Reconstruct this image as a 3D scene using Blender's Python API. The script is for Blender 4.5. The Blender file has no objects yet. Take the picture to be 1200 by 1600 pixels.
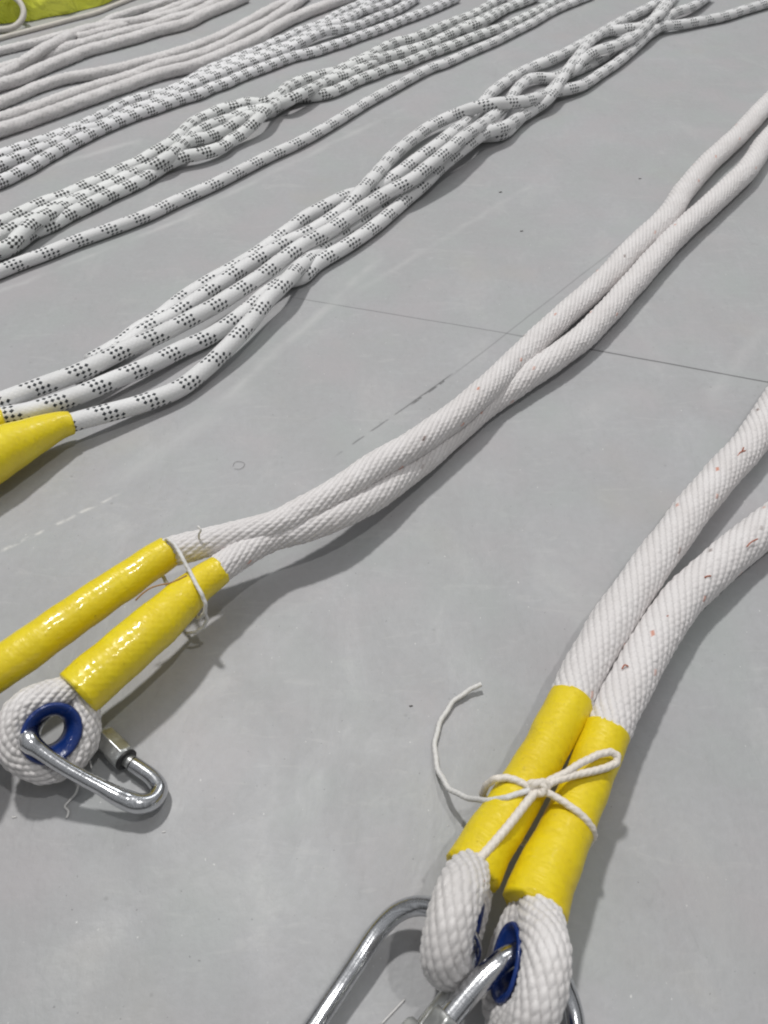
import bpy, math, random
import numpy as np
from mathutils import Vector, noise
random.seed(7)
R = math.radians
scene = bpy.context.scene
C = scene.collection
MM = 0.001

# ------------------------------------------------------------------ camera
W, H, F = 1200.0, 1600.0, 1250.0          # the photograph's pixels and focal length in them
CAM_H, PITCH = 0.300, R(47.2)
cd = bpy.data.cameras.new('camera'); cam = bpy.data.objects.new('camera', cd); C.objects.link(cam)
cam.location = (0, 0, CAM_H); cam.rotation_euler = (math.pi / 2 - PITCH, 0, 0)
cd.sensor_width = 36; cd.sensor_fit = 'AUTO'; cd.lens = F / 1600 * 36
cd.clip_start = 0.01; cd.clip_end = 60
cd.dof.use_dof = True; cd.dof.focus_distance = 0.40; cd.dof.aperture_fstop = 24
scene.camera = cam

# ------------------------------------------------------------------ world: a plain hall's walls and ceiling light
wd = bpy.data.worlds.new('World'); scene.world = wd; wd.use_nodes = True
nt = wd.node_tree; nt.nodes.clear()
wo = nt.nodes.new('ShaderNodeOutputWorld'); bg = nt.nodes.new('ShaderNodeBackground')
tc = nt.nodes.new('ShaderNodeTexCoord'); sp = nt.nodes.new('ShaderNodeSeparateXYZ')
rp = nt.nodes.new('ShaderNodeValToRGB')
nt.links.new(tc.outputs['Generated'], sp.inputs[0]); nt.links.new(sp.outputs['Z'], rp.inputs[0])
e = rp.color_ramp.elements
e[0].position = 0.0; e[0].color = (.10, .10, .10, 1)
e[1].position = 1.0; e[1].color = (.95, .97, 1.0, 1)
k = e.new(.18); k.color = (.16, .16, .16, 1)
k = e.new(.42); k.color = (.62, .63, .64, 1)
wv = nt.nodes.new('ShaderNodeTexWave'); wv.inputs['Scale'].default_value = 1.3; wv.inputs['Distortion'].default_value = 1.5
wv.bands_direction = 'X'
nt.links.new(tc.outputs['Generated'], wv.inputs['Vector'])
mr = nt.nodes.new('ShaderNodeMapRange'); mr.inputs[3].default_value = .45; mr.inputs[4].default_value = 1.35
nt.links.new(wv.outputs['Fac'], mr.inputs[0])
mx = nt.nodes.new('ShaderNodeVectorMath'); mx.operation = 'SCALE'
nt.links.new(rp.outputs[0], mx.inputs[0]); nt.links.new(mr.outputs[0], mx.inputs['Scale'])
nt.links.new(mx.outputs[0], bg.inputs[0]); bg.inputs[1].default_value = 0.46
nt.links.new(bg.outputs[0], wo.inputs[0])

# ------------------------------------------------------------------ lamps of the hall
def lamp(name, loc, target, size, power, col, sy=None):
    l = bpy.data.lights.new(name, 'AREA'); l.energy = power; l.color = col; l.size = size
    if sy: l.shape = 'RECTANGLE'; l.size_y = sy
    o = bpy.data.objects.new(name, l); C.objects.link(o); o.location = loc
    o.rotation_euler = (Vector(target) - Vector(loc)).to_track_quat('-Z', 'Y').to_euler()
    return o
lamp('ceiling_lamp', (-.52, 1.38, 2.9), (0, .4, 0), .17, 62, (1, .985, .965))
lamp('side_ceiling_lamp', (.78, .0, 2.9), (0, .3, 0), .08, 16, (1, .98, .96))
lamp('far_ceiling_lamp', (1.6, 3.2, 2.9), (0, .5, 0), .9, 16, (.97, .99, 1))

vs = scene.view_settings
vs.view_transform = 'Standard'; vs.look = 'None'; vs.gamma = 1; vs.exposure = -0.07
scene.cycles.max_bounces = 8
scene.cycles.filter_width = 2.0

# ------------------------------------------------------------------ pixel -> place at height h (mm)
cp, sn = math.cos(PITCH), math.sin(PITCH)
def P(x, y, h=0.0, raw=False):
    if h > 10 and not raw: h = 10 + (h - 10) * .85      # nothing here stands as high as first guessed
    dx = (x - W / 2) / F; dy = -(y - H / 2) / F
    d = Vector((dx, cp + dy * sn, -sn + dy * cp))
    t = (CAM_H - h * MM) / -d.z
    return Vector((0, 0, CAM_H)) + d * t

# ------------------------------------------------------------------ node helpers
class NT:
    def __init__(s, name):
        s.m = bpy.data.materials.new(name); s.m.use_nodes = True; s.t = s.m.node_tree
        s.b = s.t.nodes['Principled BSDF']
    def n(s, kind, **kw):
        x = s.t.nodes.new(kind)
        for k_, v_ in kw.items(): setattr(x, k_, v_)
        return x
    def link(s, a, b): s.t.links.new(a, b)
    def put(s, sock, v):
        if isinstance(v, (int, float)): sock.default_value = v
        elif isinstance(v, tuple): sock.default_value = v
        else: s.link(v, sock)
    def M(s, op, a, b=0.0, c=None, clamp=False):
        x = s.n('ShaderNodeMath', operation=op); x.use_clamp = clamp
        s.put(x.inputs[0], a); s.put(x.inputs[1], b)
        if c is not None: s.put(x.inputs[2], c)
        return x.outputs[0]
    def mix(s, f, a, b):
        x = s.n('ShaderNodeMix', data_type='RGBA')
        s.put(x.inputs[0], f); s.put(x.inputs[6], a); s.put(x.inputs[7], b)
        return x.outputs[2]
    def noise(s, vec, scale, detail=3, rough=.55, dist=0):
        x = s.n('ShaderNodeTexNoise'); x.inputs['Scale'].default_value = scale
        x.inputs['Detail'].default_value = detail; x.inputs['Roughness'].default_value = rough
        x.inputs['Distortion'].default_value = dist
        if vec is not None: s.link(vec, x.inputs['Vector'])
        return x.outputs['Fac']
    def rng(s, v, a, b, c, d):
        x = s.n('ShaderNodeMapRange'); s.put(x.inputs[0], v)
        for i, q in enumerate((a, b, c, d)): s.put(x.inputs[i + 1], q)
        return x.outputs[0]
    def bump(s, h, strength, dist, prev=None):
        x = s.n('ShaderNodeBump'); x.inputs['Strength'].default_value = strength
        x.inputs['Distance'].default_value = dist; s.link(h, x.inputs['Height'])
        if prev is not None: s.link(prev, x.inputs['Normal'])
        return x.outputs[0]
    def obj(s): return s.n('ShaderNodeTexCoord').outputs['Object']
    def scale(s, vec, v):
        x = s.n('ShaderNodeMapping'); x.inputs['Scale'].default_value = v; s.link(vec, x.inputs[0]); return x.outputs[0]

def braid_mat(name, base, dark, rough=.55, sheen=.25, gk=.55):
    t = NT(name); b = t.b
    at = t.n('ShaderNodeAttribute', attribute_name='fleck')
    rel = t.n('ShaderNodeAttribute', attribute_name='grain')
    uv = t.n('ShaderNodeUVMap').outputs[0]
    fib = t.noise(t.scale(uv, (90, .35, 1)), 6, 2)
    big = t.noise(t.obj(), 55, 3)
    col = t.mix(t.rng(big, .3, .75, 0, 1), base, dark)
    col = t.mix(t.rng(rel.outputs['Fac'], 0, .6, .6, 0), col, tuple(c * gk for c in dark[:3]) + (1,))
    col2 = t.n('ShaderNodeMix', data_type='RGBA'); 
    t.link(at.outputs['Alpha'], col2.inputs[0]); t.link(col, col2.inputs[6]); t.link(at.outputs['Color'], col2.inputs[7])
    t.link(col2.outputs[2], b.inputs['Base Color'])
    b.inputs['Roughness'].default_value = rough
    b.inputs['Sheen Weight'].default_value = sheen
    b.inputs['Subsurface Weight'].default_value = .12
    b.inputs['Subsurface Radius'].default_value = (.004, .004, .004); b.inputs['Subsurface Scale'].default_value = .4
    t.link(t.bump(fib, .35, .0006), b.inputs['Normal'])
    return t.m

def kern_mat(name, base, dotc, period=25.0, N=11, px=3.4, frac=.46, dsz=.36, hand=-1):
    """white braided cover; tracer yarns wind round it in one band of dark checks per turn"""
    t = NT(name); b = t.b
    uv = t.n('ShaderNodeUVMap').outputs[0]
    s = t.n('ShaderNodeSeparateXYZ'); t.link(uv, s.inputs[0])
    wv_ = t.M('MULTIPLY', t.M('SUBTRACT', t.noise(t.obj(), 18, 2), .5), 2.2)
    un = t.M('MULTIPLY', s.outputs[0], float(N)); vn = t.M('MULTIPLY', t.M('ADD', s.outputs[1], wv_), 1 / px)
    a = t.M('ADD', un, vn); bb = t.M('SUBTRACT', un, vn)
    ia = t.M('FLOOR', a); ib = t.M('FLOOR', bb)
    uc = t.M('DIVIDE', t.M('ADD', t.M('ADD', ia, ib), 1.0), 2.0 * N); vc = t.M('MULTIPLY', t.M('SUBTRACT', ia, ib), px / 2)
    band = t.M('LESS_THAN', t.M('FLOORED_MODULO', t.M('ADD', uc, t.M('MULTIPLY', vc, hand / period)), 1.0), frac)
    chk = t.M('LESS_THAN', t.M('FLOORED_MODULO', t.M('ADD', ia, ib), 2.0), .5)
    fa = t.M('ABSOLUTE', t.M('SUBTRACT', t.M('FRACT', a), .5)); fb = t.M('ABSOLUTE', t.M('SUBTRACT', t.M('FRACT', bb), .5))
    wob = t.noise(t.obj(), 900, 1)
    dot = t.M('LESS_THAN', t.M('MAXIMUM', t.M('MULTIPLY', fa, 1.15), fb), t.rng(wob, .3, .7, dsz, dsz + .12))
    blk = t.M('MULTIPLY', t.M('MULTIPLY', band, chk), dot)
    big = t.noise(t.obj(), 30, 3)
    base2 = tuple(c * .86 for c in base[:3]) + (1,)
    col = t.mix(t.rng(big, .35, .7, 0, 1), base, base2)
    gap = t.rng(t.M('MAXIMUM', fa, fb), .38, .5, 0, .16)
    col = t.mix(gap, col, tuple(c * .5 for c in base[:3]) + (1,))
    t.link(t.mix(blk, col, dotc), b.inputs['Base Color'])
    h1 = t.M('SUBTRACT', .5, t.M('MAXIMUM', fa, fb))
    nrm = t.bump(h1, .35, .0005)
    fib = t.noise(t.scale(uv, (70, .12, 1)), 6, 2)
    t.link(t.bump(fib, .3, .0005, nrm), b.inputs['Normal'])
    b.inputs['Roughness'].default_value = .58; b.inputs['Sheen Weight'].default_value = .2
    return t.m

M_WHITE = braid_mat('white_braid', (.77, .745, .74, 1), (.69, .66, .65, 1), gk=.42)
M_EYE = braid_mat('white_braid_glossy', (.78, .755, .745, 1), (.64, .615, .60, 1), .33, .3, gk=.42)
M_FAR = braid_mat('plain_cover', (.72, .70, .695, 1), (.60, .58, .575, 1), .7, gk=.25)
M_KERN = kern_mat('dotted_kernmantle', (.78, .78, .78, 1), (.012, .018, .024, 1))
M_KERN2 = kern_mat('grey_dotted_kernmantle', (.80, .81, .80, 1), (.03, .033, .033, 1), period=20, px=3.0, dsz=.47, frac=.50)
M_KERN3 = kern_mat('pale_dotted_kernmantle', (.82, .82, .83, 1), (.04, .042, .042, 1), period=17.5, px=2.8, dsz=.45, frac=.48)

def tape_mat(name, ca, cb, rough, coat, bk):
    t = NT(name); b = t.b
    o = t.obj()
    n1 = t.noise(o, 45, 4)
    col = t.mix(t.rng(n1, .35, .7, 0, 1), ca, cb)
    n3 = t.noise(o, 300, 2)
    col = t.mix(t.rng(n3, .70, .80, 0, .5), col, (.35, .22, .01, 1))
    t.link(col, b.inputs['Base Color'])
    b.inputs['Roughness'].default_value = rough; b.inputs['Coat Weight'].default_value = coat; b.inputs['Coat Roughness'].default_value = .12
    n2 = t.noise(o, 330, 3)
    uv = t.n('ShaderNodeUVMap').outputs[0]
    wr = t.noise(t.scale(uv, (1.6, .22, 1)), 2.6, 4, .6, 1.8)
    cr = t.rng(t.M('ABSOLUTE', t.M('SUBTRACT', wr, .5)), 0, .035, 0, 1)
    n4 = t.noise(o, 60, 2)
    su = t.n('ShaderNodeSeparateXYZ'); t.link(uv, su.inputs[0])
    seam = t.M('LESS_THAN', t.M('FLOORED_MODULO', t.M('ADD', t.M('ADD', su.outputs[0], t.M('MULTIPLY', su.outputs[1], .006)), t.M('MULTIPLY', wr, .06)), 1.0), .62)
    dirt = t.M('MULTIPLY', t.rng(t.noise(o, 95, 5, .7), .60, .74, 0, .45), t.rng(t.noise(o, 25, 2), .45, .6, 0, 1))
    t.link(t.mix(dirt, b.inputs['Base Color'].links[0].from_socket, (.30, .21, .03, 1)), b.inputs['Base Color'])
    t.link(t.bump(n2, bk, .0005, t.bump(n4, .2, .002, t.bump(cr, .35, .0006, t.bump(seam, .6, .0004)))), b.inputs['Normal'])
    return t.m
M_TAPE = tape_mat('glossy_yellow_vinyl', (.86, .70, .012, 1), (.80, .61, .008, 1), .36, .5, .22)
M_TAPE_M = tape_mat('satin_yellow_vinyl', (.80, .63, .008, 1), (.73, .54, .006, 1), .44, .1, .35)
def simple(name, col, rough, metal=0, bump=None, coat=0, var=.12, nscale=200):
    t = NT(name); b = t.b
    o = t.obj(); n_ = t.noise(o, nscale, 3)
    t.link(t.mix(t.rng(n_, .3, .7, 0, 1), col, tuple(c * (1 - var) for c in col[:3]) + (1,)), b.inputs['Base Color'])
    b.inputs['Metallic'].default_value = metal; b.inputs['Coat Weight'].default_value = coat
    if isinstance(rough, tuple):
        t.link(t.rng(t.noise(o, nscale * .6, 4), .3, .7, rough[0], rough[1]), b.inputs['Roughness'])
    else: b.inputs['Roughness'].default_value = rough
    if bump: t.link(t.bump(t.noise(o, bump[0], 3), bump[1], bump[2]), b.inputs['Normal'])
    return t.m
M_BLUE = simple('blue_plastic', (.005, .034, .20, 1), .3, coat=.3, bump=(180, .5, .0015), var=.4, nscale=120)
M_CHROME = simple('zinc_plated_steel', (.66, .67, .69, 1), (.14, .32), 1, bump=(300, .12, .0006))
_b = M_CHROME.node_tree; _n = _b.nodes.new('ShaderNodeTexNoise'); _n.inputs['Scale'].default_value = 3; _n.inputs['Detail'].default_value = 6; _n.inputs['Distortion'].default_value = .6
_u = _b.nodes.new('ShaderNodeUVMap'); _mp = _b.nodes.new('ShaderNodeMapping'); _mp.inputs['Scale'].default_value = (2, 1.6, 1)
_b.links.new(_u.outputs[0], _mp.inputs[0]); _b.links.new(_mp.outputs[0], _n.inputs['Vector'])
_r = _b.nodes.new('ShaderNodeMapRange'); _r.inputs[1].default_value = .42; _r.inputs[2].default_value = .66; _r.inputs[3].default_value = .15; _r.inputs[4].default_value = .28
_b.links.new(_n.outputs['Fac'], _r.inputs[0]); _b.links.new(_r.outputs[0], _b.nodes['Principled BSDF'].inputs['Roughness'])
M_ZINC = simple('dull_zinc', (.72, .73, .71, 1), (.28, .45), 1, bump=(400, .25, .0006), var=.3)
M_BLACK = simple('black_rubber', (.02, .02, .02, 1), .5)
M_TWINE = simple('waxed_twine', (.80, .74, .66, 1), .5, bump=(1500, .5, .0004), nscale=500)
M_TWINE_W = simple('pale_twine', (.72, .71, .69, 1), .55, bump=(1500, .5, .0004), nscale=500)
M_CORD = simple('pale_cord', (.60, .57, .52, 1), .6, bump=(600, .4, .0006))
M_LINT = simple('lint', (.75, .74, .72, 1), .8)
M_DIRT = simple('dark_grit', (.11, .105, .10, 1), .8)
M_ORANGE = simple('orange_thread', (.36, .20, .09, 1), .6)
M_RED = simple('red_thread', (.42, .12, .06, 1), .6)
def bag_mat():
    t = NT('neon_nylon'); b = t.b; o = t.obj()
    t.link(t.mix(t.rng(t.noise(o, 12, 3), .3, .7, 0, 1), (.90, .93, .12, 1), (.62, .68, .03, 1)), b.inputs['Base Color'])
    b.inputs['Roughness'].default_value = .42
    t.link(t.bump(t.noise(o, 22, 3, .5, 1.5), .8, .02), b.inputs['Normal'])
    return t.m
M_BAG = bag_mat()

# ------------------------------------------------------------------ the floor
def floor_mat():
    t = NT('painted_concrete'); b = t.b
    pos = t.n('ShaderNodeNewGeometry').outputs['Position']
    s = t.n('ShaderNodeSeparateXYZ'); t.link(pos, s.inputs[0]); X, Y = s.outputs[0], s.outputs[1]
    big = t.noise(pos, 5, 5, .6, .3)
    mid = t.noise(t.scale(pos, (1, .6, 1)), 26, 5, .62, .5)
    fine = t.noise(pos, 260, 4, .6)
    col = t.mix(t.rng(big, .35, .68, 0, 1), (.392, .395, .408, 1), (.358, .364, .365, 1))
    col = t.mix(t.rng(mid, .38, .75, 0, .6), col, (.325, .325, .33, 1))
    col = t.mix(t.rng(mid, .44, .24, 0, .6), col, (.44, .44, .435, 1))
    col = t.mix(t.rng(fine, .35, .8, 0, .28), col, (.27, .27, .265, 1))
    scf = t.noise(t.scale(pos, (9, 38, 1)), 3.2, 6, .68, 1.2)
    col = t.mix(t.rng(scf, .57, .66, 0, .30), col, (.46, .46, .455, 1))
    scd = t.noise(t.scale(pos, (30, 11, 1)), 3.0, 6, .7, 1.5)
    col = t.mix(t.rng(scd, .60, .70, 0, .30), col, (.27, .272, .275, 1))
    pore = t.n('ShaderNodeTexVoronoi'); pore.inputs['Scale'].default_value = 95; t.link(pos, pore.inputs['Vector'])
    pm = t.M('MULTIPLY', t.rng(pore.outputs['Distance'], .05, .09, 1, 0), t.rng(t.noise(pos, 8, 2), .5, .6, 0, 1))
    col = t.mix(t.M('MULTIPLY', pm, .35), col, (.16, .16, .16, 1))
    warm = t.noise(pos, 11, 3)
    col = t.mix(t.rng(warm, .58, .72, 0, .35), col, (.375, .368, .325, 1))
    tint = t.noise(pos, 17, 3)
    col = t.mix(t.rng(tint, .50, .68, 0, .5), col, (.385, .362, .372, 1))
    col = t.mix(t.rng(tint, .48, .32, 0, .5), col, (.352, .378, .368, 1))
    sp1 = t.noise(pos, 620, 1)
    col = t.mix(t.rng(sp1, .76, .80, 0, .55), col, (.10, .10, .10, 1))
    sp2 = t.noise(t.scale(pos, (1.3, .9, 1)), 480, 1)
    col = t.mix(t.rng(sp2, .775, .80, 0, .6), col, (.7, .7, .68, 1))
    # drying smears: soft arcs of trowel
    def seg(p, q):
        a = P(*p); c = P(*q); d = (c - a); L = d.length; d /= L
        al = t.M('ADD', t.M('MULTIPLY', t.M('SUBTRACT', X, a.x), d.x), t.M('MULTIPLY', t.M('SUBTRACT', Y, a.y), d.y))
        pr = t.M('ADD', t.M('MULTIPLY', t.M('SUBTRACT', X, a.x), -d.y), t.M('MULTIPLY', t.M('SUBTRACT', Y, a.y), d.x))
        return al, pr, L
    wob = t.rng(t.noise(pos, 35, 3), .2, .8, -.0016, .0016)
    def line(p, q, wid, strength, colr, gaps=None, wobk=1.0, soft=.5):
        nonlocal col
        al, pr, L = seg(p, q)
        d = t.M('ABSOLUTE', t.M('ADD', pr, t.M('MULTIPLY', wob, wobk)))
        m = t.rng(d, wid * soft, wid, 1, 0)
        m = t.M('MULTIPLY', m, t.M('MULTIPLY', t.rng(al, 0, L * .12, 0, 1), t.rng(al, L * .88, L, 1, 0)))
        if gaps: m = t.M('MULTIPLY', m, t.rng(t.noise(pos, gaps[0], 2), gaps[1], gaps[2], 0, 1))
        col = t.mix(t.M('MULTIPLY', m, strength), col, colr)
    dk = (.09, .09, .09, 1)
    line((440, 462), (830, 527), .00065, .5, dk, None, .15)
    line((780, 519), (1290, 614), .0009, .75, dk, None, .15)
    line((520, 716), (720, 575), .0008, .55, dk, (90, .40, .5), .25)
    line((640, 634), (702, 589), .0011, .75, dk, (200, .42, .52), .12)
    line((690, 600), (985, 370), .0007, .32, dk, None, .25)
    pl = (.52, .52, .515, 1)
    line((-60, 478), (330, 325), .004, .5, pl, (30, .3, .6), 1.5, 0)
    line((250, 355), (640, 165), .005, .4, pl, (30, .3, .6), 1.5, 0)
    line((330, 640), (600, 400), .005, .42, pl, (30, .3, .6), 1.5, 0)
    line((470, 510), (860, 270), .004, .3, pl, (30, .3, .6), 1.5, 0)
    line((-40, 880), (190, 770), .0016, .7, (.66, .65, .62, 1), (160, .45, .6), .8, 0)
    line((-60, 300), (230, 215), .006, .5, pl, (30, .25, .55), 1.5, 0)
    line((900, 70), (1180, 20), .006, .4, pl, (30, .3, .6), 1.5, 0)
    line((1100, 640), (1200, 500), .006, .2, pl, (30, .3, .6), 1.5, 0)
    line((400, 600), (170, 760), .010, .3, pl, (20, .3, .6), 1.5, 0)
    line((640, 770), (1000, 600), .016, .20, (.45, .45, .45, 1), (20, .3, .6), 1.5, 0)
    line((120, 1350), (560, 1440), .020, .28, (.43, .435, .42, 1), (20, .3, .6), 1.5, 0)
    line((1060, 1240), (1190, 1560), .020, .28, (.33, .335, .33, 1), (20, .3, .6), 1.5, 0)
    t.link(col, b.inputs['Base Color'])
    t.link(t.rng(mid, .3, .7, .46, .62), b.inputs['Roughness'])
    t.link(t.bump(fine, .25, .0008, t.bump(mid, .25, .004)), b.inputs['Normal'])
    return t.m

def mesh_np(name, verts, faces, mat, parent=None, smooth=True):
    me = bpy.data.meshes.new(name)
    verts = np.asarray(verts, dtype=np.float32); faces = np.asarray(faces, dtype=np.int32)
    k_ = faces.shape[1]
    me.vertices.add(len(verts)); me.vertices.foreach_set('co', verts.ravel())
    me.loops.add(faces.size); me.loops.foreach_set('vertex_index', faces.ravel())
    me.polygons.add(len(faces)); me.polygons.foreach_set('loop_start', np.arange(0, faces.size, k_, dtype=np.int32))
    me.update(calc_edges=True); me.validate()
    if smooth: me.polygons.foreach_set('use_smooth', np.ones(len(me.polygons), dtype=bool))
    if mat: me.materials.append(mat)
    o = bpy.data.objects.new(name, me); C.objects.link(o)
    if parent is not None: o.parent = parent
    return o

fl = mesh_np('floor', [(-6, -3, 0), (6, -3, 0), (6, 9, 0), (-6, 9, 0)], [(0, 1, 2, 3)], floor_mat(), None, False)
fl['kind'] = 'structure'

# ------------------------------------------------------------------ swept tubes
def spline(ctrl, step):
    """Catmull-Rom through rows of ctrl (xyz + extra channels), resampled every step metres."""
    c = np.asarray(ctrl, dtype=float)
    c = np.vstack([2 * c[0] - c[1], c, 2 * c[-1] - c[-2]])
    out = []
    for i in range(1, len(c) - 2):
        p0, p1, p2, p3 = c[i - 1], c[i], c[i + 1], c[i + 2]
        d0 = max(np.linalg.norm(p1[:3] - p0[:3]), 1e-6) ** .5; d1 = max(np.linalg.norm(p2[:3] - p1[:3]), 1e-6) ** .5
        d2 = max(np.linalg.norm(p3[:3] - p2[:3]), 1e-6) ** .5
        t0, t1 = 0, d0; t2 = t1 + d1; t3 = t2 + d2
        n = max(6, int(np.linalg.norm(p2[:3] - p1[:3]) / step * 2))
        for t_ in np.linspace(t1, t2, n, endpoint=False):
            A1 = (t1 - t_) / (t1 - t0) * p0 + (t_ - t0) / (t1 - t0) * p1
            A2 = (t2 - t_) / (t2 - t1) * p1 + (t_ - t1) / (t2 - t1) * p2
            A3 = (t3 - t_) / (t3 - t2) * p2 + (t_ - t2) / (t3 - t2) * p3
            B1 = (t2 - t_) / (t2 - t0) * A1 + (t_ - t0) / (t2 - t0) * A2
            B2 = (t3 - t_) / (t3 - t1) * A2 + (t_ - t1) / (t3 - t1) * A3
            out.append((t2 - t_) / (t2 - t1) * B1 + (t_ - t1) / (t2 - t1) * B2)
    out.append(c[-2]); out = np.array(out)
    s = np.concatenate([[0], np.cumsum(np.linalg.norm(np.diff(out[:, :3], axis=0), axis=1))])
    n = max(4, int(s[-1] / step)); q = np.linspace(0, s[-1], n + 1)
    return np.stack([np.interp(q, s, out[:, k_]) for k_ in range(out.shape[1])], axis=1), q

def frames(p, up0=(0, 0, 1)):
    T = np.gradient(p, axis=0); T /= np.linalg.norm(T, axis=1)[:, None] + 1e-12
    N = np.zeros_like(p); u = np.array(up0, float)
    for i in range(len(p)):
        u = u - T[i] * np.dot(u, T[i]); L = np.linalg.norm(u)
        if L < 1e-6: u = np.cross(T[i], (1, 0, 0)); L = np.linalg.norm(u)
        u = u / L; N[i] = u
    return T, N, np.cross(T, N)

def tube(name, ctrl, rad, mat, parent=None, nseg=24, step=.002, disp=None, caps=True, uoff=0.0, flat=None, up=(0, 0, 1), voff=0.0):
    """ctrl rows: xyz (m) [+ radius mm]. disp(U, V, s) -> metres; V in mm."""
    ctrl = np.array([list(c) for c in ctrl], float)
    if ctrl.shape[1] == 3: ctrl = np.hstack([ctrl, np.full((len(ctrl), 1), float(rad))])
    q, s = spline(ctrl, step); p = q[:, :3]; r = q[:, 3] * MM
    T, N, B = frames(p, up)
    n = len(p); th = np.arange(nseg) / nseg
    U, V = np.meshgrid(th, s / MM)
    rr = np.repeat(r[:, None], nseg, 1); extra = None
    if disp is not None:
        dd = disp((U + uoff) % 1.0, V + voff, r[:, None] / MM)
        if isinstance(dd, tuple): dd, extra = dd
        rr = rr + dd
    cu, su = np.cos(U * 2 * np.pi), np.sin(U * 2 * np.pi)
    fx, fy = (1, 1) if flat is None else flat
    pts = p[:, None, :] + rr[..., None] * (cu[..., None] * N[:, None, :] * fx + su[..., None] * B[:, None, :] * fy)
    verts = pts.reshape(-1, 3)
    i = np.arange(n - 1)[:, None] * nseg; j = np.arange(nseg)[None, :]; j2 = (j + 1) % nseg
    fc = np.stack([(i + j), (i + j2), (i + nseg + j2), (i + nseg + j)], -1).reshape(-1, 4)
    if caps:
        c0 = len(verts); verts = np.vstack([verts, p[0:1], p[-1:]])
        jj = np.arange(nseg); j3 = (jj + 1) % nseg
        f0 = np.stack([np.full(nseg, c0), j3, jj, jj], -1)
        b_ = (n - 1) * nseg
        f1 = np.stack([np.full(nseg, c0 + 1), b_ + jj, b_ + j3, b_ + j3], -1)
    o_faces = fc
    me = bpy.data.meshes.new(name)
    nf = len(fc); tri = np.vstack([f0[:, :3], f1[:, :3]]) if caps else np.zeros((0, 3), int)
    me.vertices.add(len(verts)); me.vertices.foreach_set('co', verts.astype(np.float32).ravel())
    li = np.concatenate([fc.ravel(), tri.ravel()]).astype(np.int32)
    me.loops.add(len(li)); me.loops.foreach_set('vertex_index', li)
    ls = np.concatenate([np.arange(nf) * 4, nf * 4 + np.arange(len(tri)) * 3]).astype(np.int32)
    me.polygons.add(nf + len(tri)); me.polygons.foreach_set('loop_start', ls)
    me.update(calc_edges=True)
    me.polygons.foreach_set('use_smooth', np.ones(nf + len(tri), dtype=bool))
    uvl = me.uv_layers.new(name='UVMap')
    ju = np.concatenate([np.stack([j / nseg + 0 * i, (j + 1) / nseg + 0 * i, (j + 1) / nseg + 0 * i, j / nseg + 0 * i], -1).reshape(-1), np.zeros(tri.size)])
    vv = s / MM
    i_ = np.arange(n - 1)[:, None] + 0 * j
    jv = np.concatenate([np.stack([vv[i_], vv[i_], vv[i_ + 1], vv[i_ + 1]], -1).reshape(-1), np.zeros(tri.size)])
    uvl.data.foreach_set('uv', np.stack([ju + uoff, jv + voff], -1).astype(np.float32).ravel())
    if extra is not None:
        g, fk = extra
        pad = len(verts) - n * nseg
        a = me.attributes.new('grain', 'FLOAT', 'POINT')
        a.data.foreach_set('value', np.concatenate([g.ravel(), np.ones(pad)]).astype(np.float32))
        a = me.attributes.new('fleck', 'FLOAT_COLOR', 'POINT')
        a.data.foreach_set('color', np.vstack([fk.reshape(-1, 4), np.zeros((pad, 4))]).astype(np.float32).ravel())
    me.materials.append(mat)
    o = bpy.data.objects.new(name, me); C.objects.link(o)
    if parent is not None: o.parent = parent
    return o

def braid(N=16, lead=78.0, amp=.0008, hand=1, flecks=0, seed=0, bend=.5, uneven=.00025):
    """diagonal ridges of plump stitches; returns displacement, stitch height and tracer flecks."""
    rs = np.random.RandomState(seed)
    tab = rs.rand(4096)
    def f(U, V, r):
        a = N * (U + hand * V / lead); b = N * (U - hand * V / (lead * .72))
        ia = np.floor(a); b2 = b + bend * ia; ib = np.floor(b2)
        ra = np.abs(np.sin(np.pi * a)) ** .55; rb = np.abs(np.sin(np.pi * b2)) ** .5
        g = ra * (.42 + .58 * rb)
        ca = np.mod(ia, N).astype(int); cb = ib.astype(int)
        jit = tab[(ca * 131 + cb * 17) % 4096]
        lump = uneven * np.sin(V * .11 + seed) * np.cos(2 * np.pi * U + V * .05 + seed)
        d = amp * (g * (.68 + .64 * jit) - .6) + lump
        fk = np.zeros(U.shape + (4,))
        if flecks:
            on = ((ca % N) == 3) & ((cb % 7) == 0) & (tab[(cb * 71 + 5) % 4096] < flecks)
            on |= ((ca % N) == 12) & ((cb % 9) == 2) & (tab[(cb * 37 + 9) % 4096] < flecks)
            red = tab[(cb * 53 + ca) % 4096]
            fk[..., 0] = np.where(red > .3, .58, .14); fk[..., 1] = np.where(red > .3, .16, .08); fk[..., 2] = .06
            fk[..., 3] = np.where(on, np.clip((ra - .72) / .2, 0, 1) * (.35 + .5 * tab[(cb * 91 + 3) % 4096]), 0)
        return d, (g, fk)
    return f

def PX(path, h=None):
    return [P(*q) if len(q) == 3 else P(q[0], q[1], h) for q in path]
def RX(path, h, r):
    """rows (x, y[, h[, r]]) -> xyz + r"""
    out = []
    for q in path:
        hh = q[2] if len(q) > 2 and q[2] is not None else h
        out.append(tuple(P(q[0], q[1], hh)) + ((q[3] if len(q) > 3 else r),))
    return out

def tag(o, label, cat, group=None):
    o['label'] = label; o['category'] = cat
    if group: o['group'] = group
    return o
def thing(name, loc, label, cat, group=None):
    o = bpy.data.objects.new(name, None); C.objects.link(o); o.location = loc; o.empty_display_size = .01
    tag(o, label, cat, group); return o
def adopt(root):
    """children were built in world coordinates: keep them in place under their thing"""
    inv = root.matrix_basis.inverted()
    for ch in list(bpy.data.objects):
        if ch.parent is root and ch.matrix_parent_inverse.is_identity: ch.matrix_parent_inverse = inv

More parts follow.
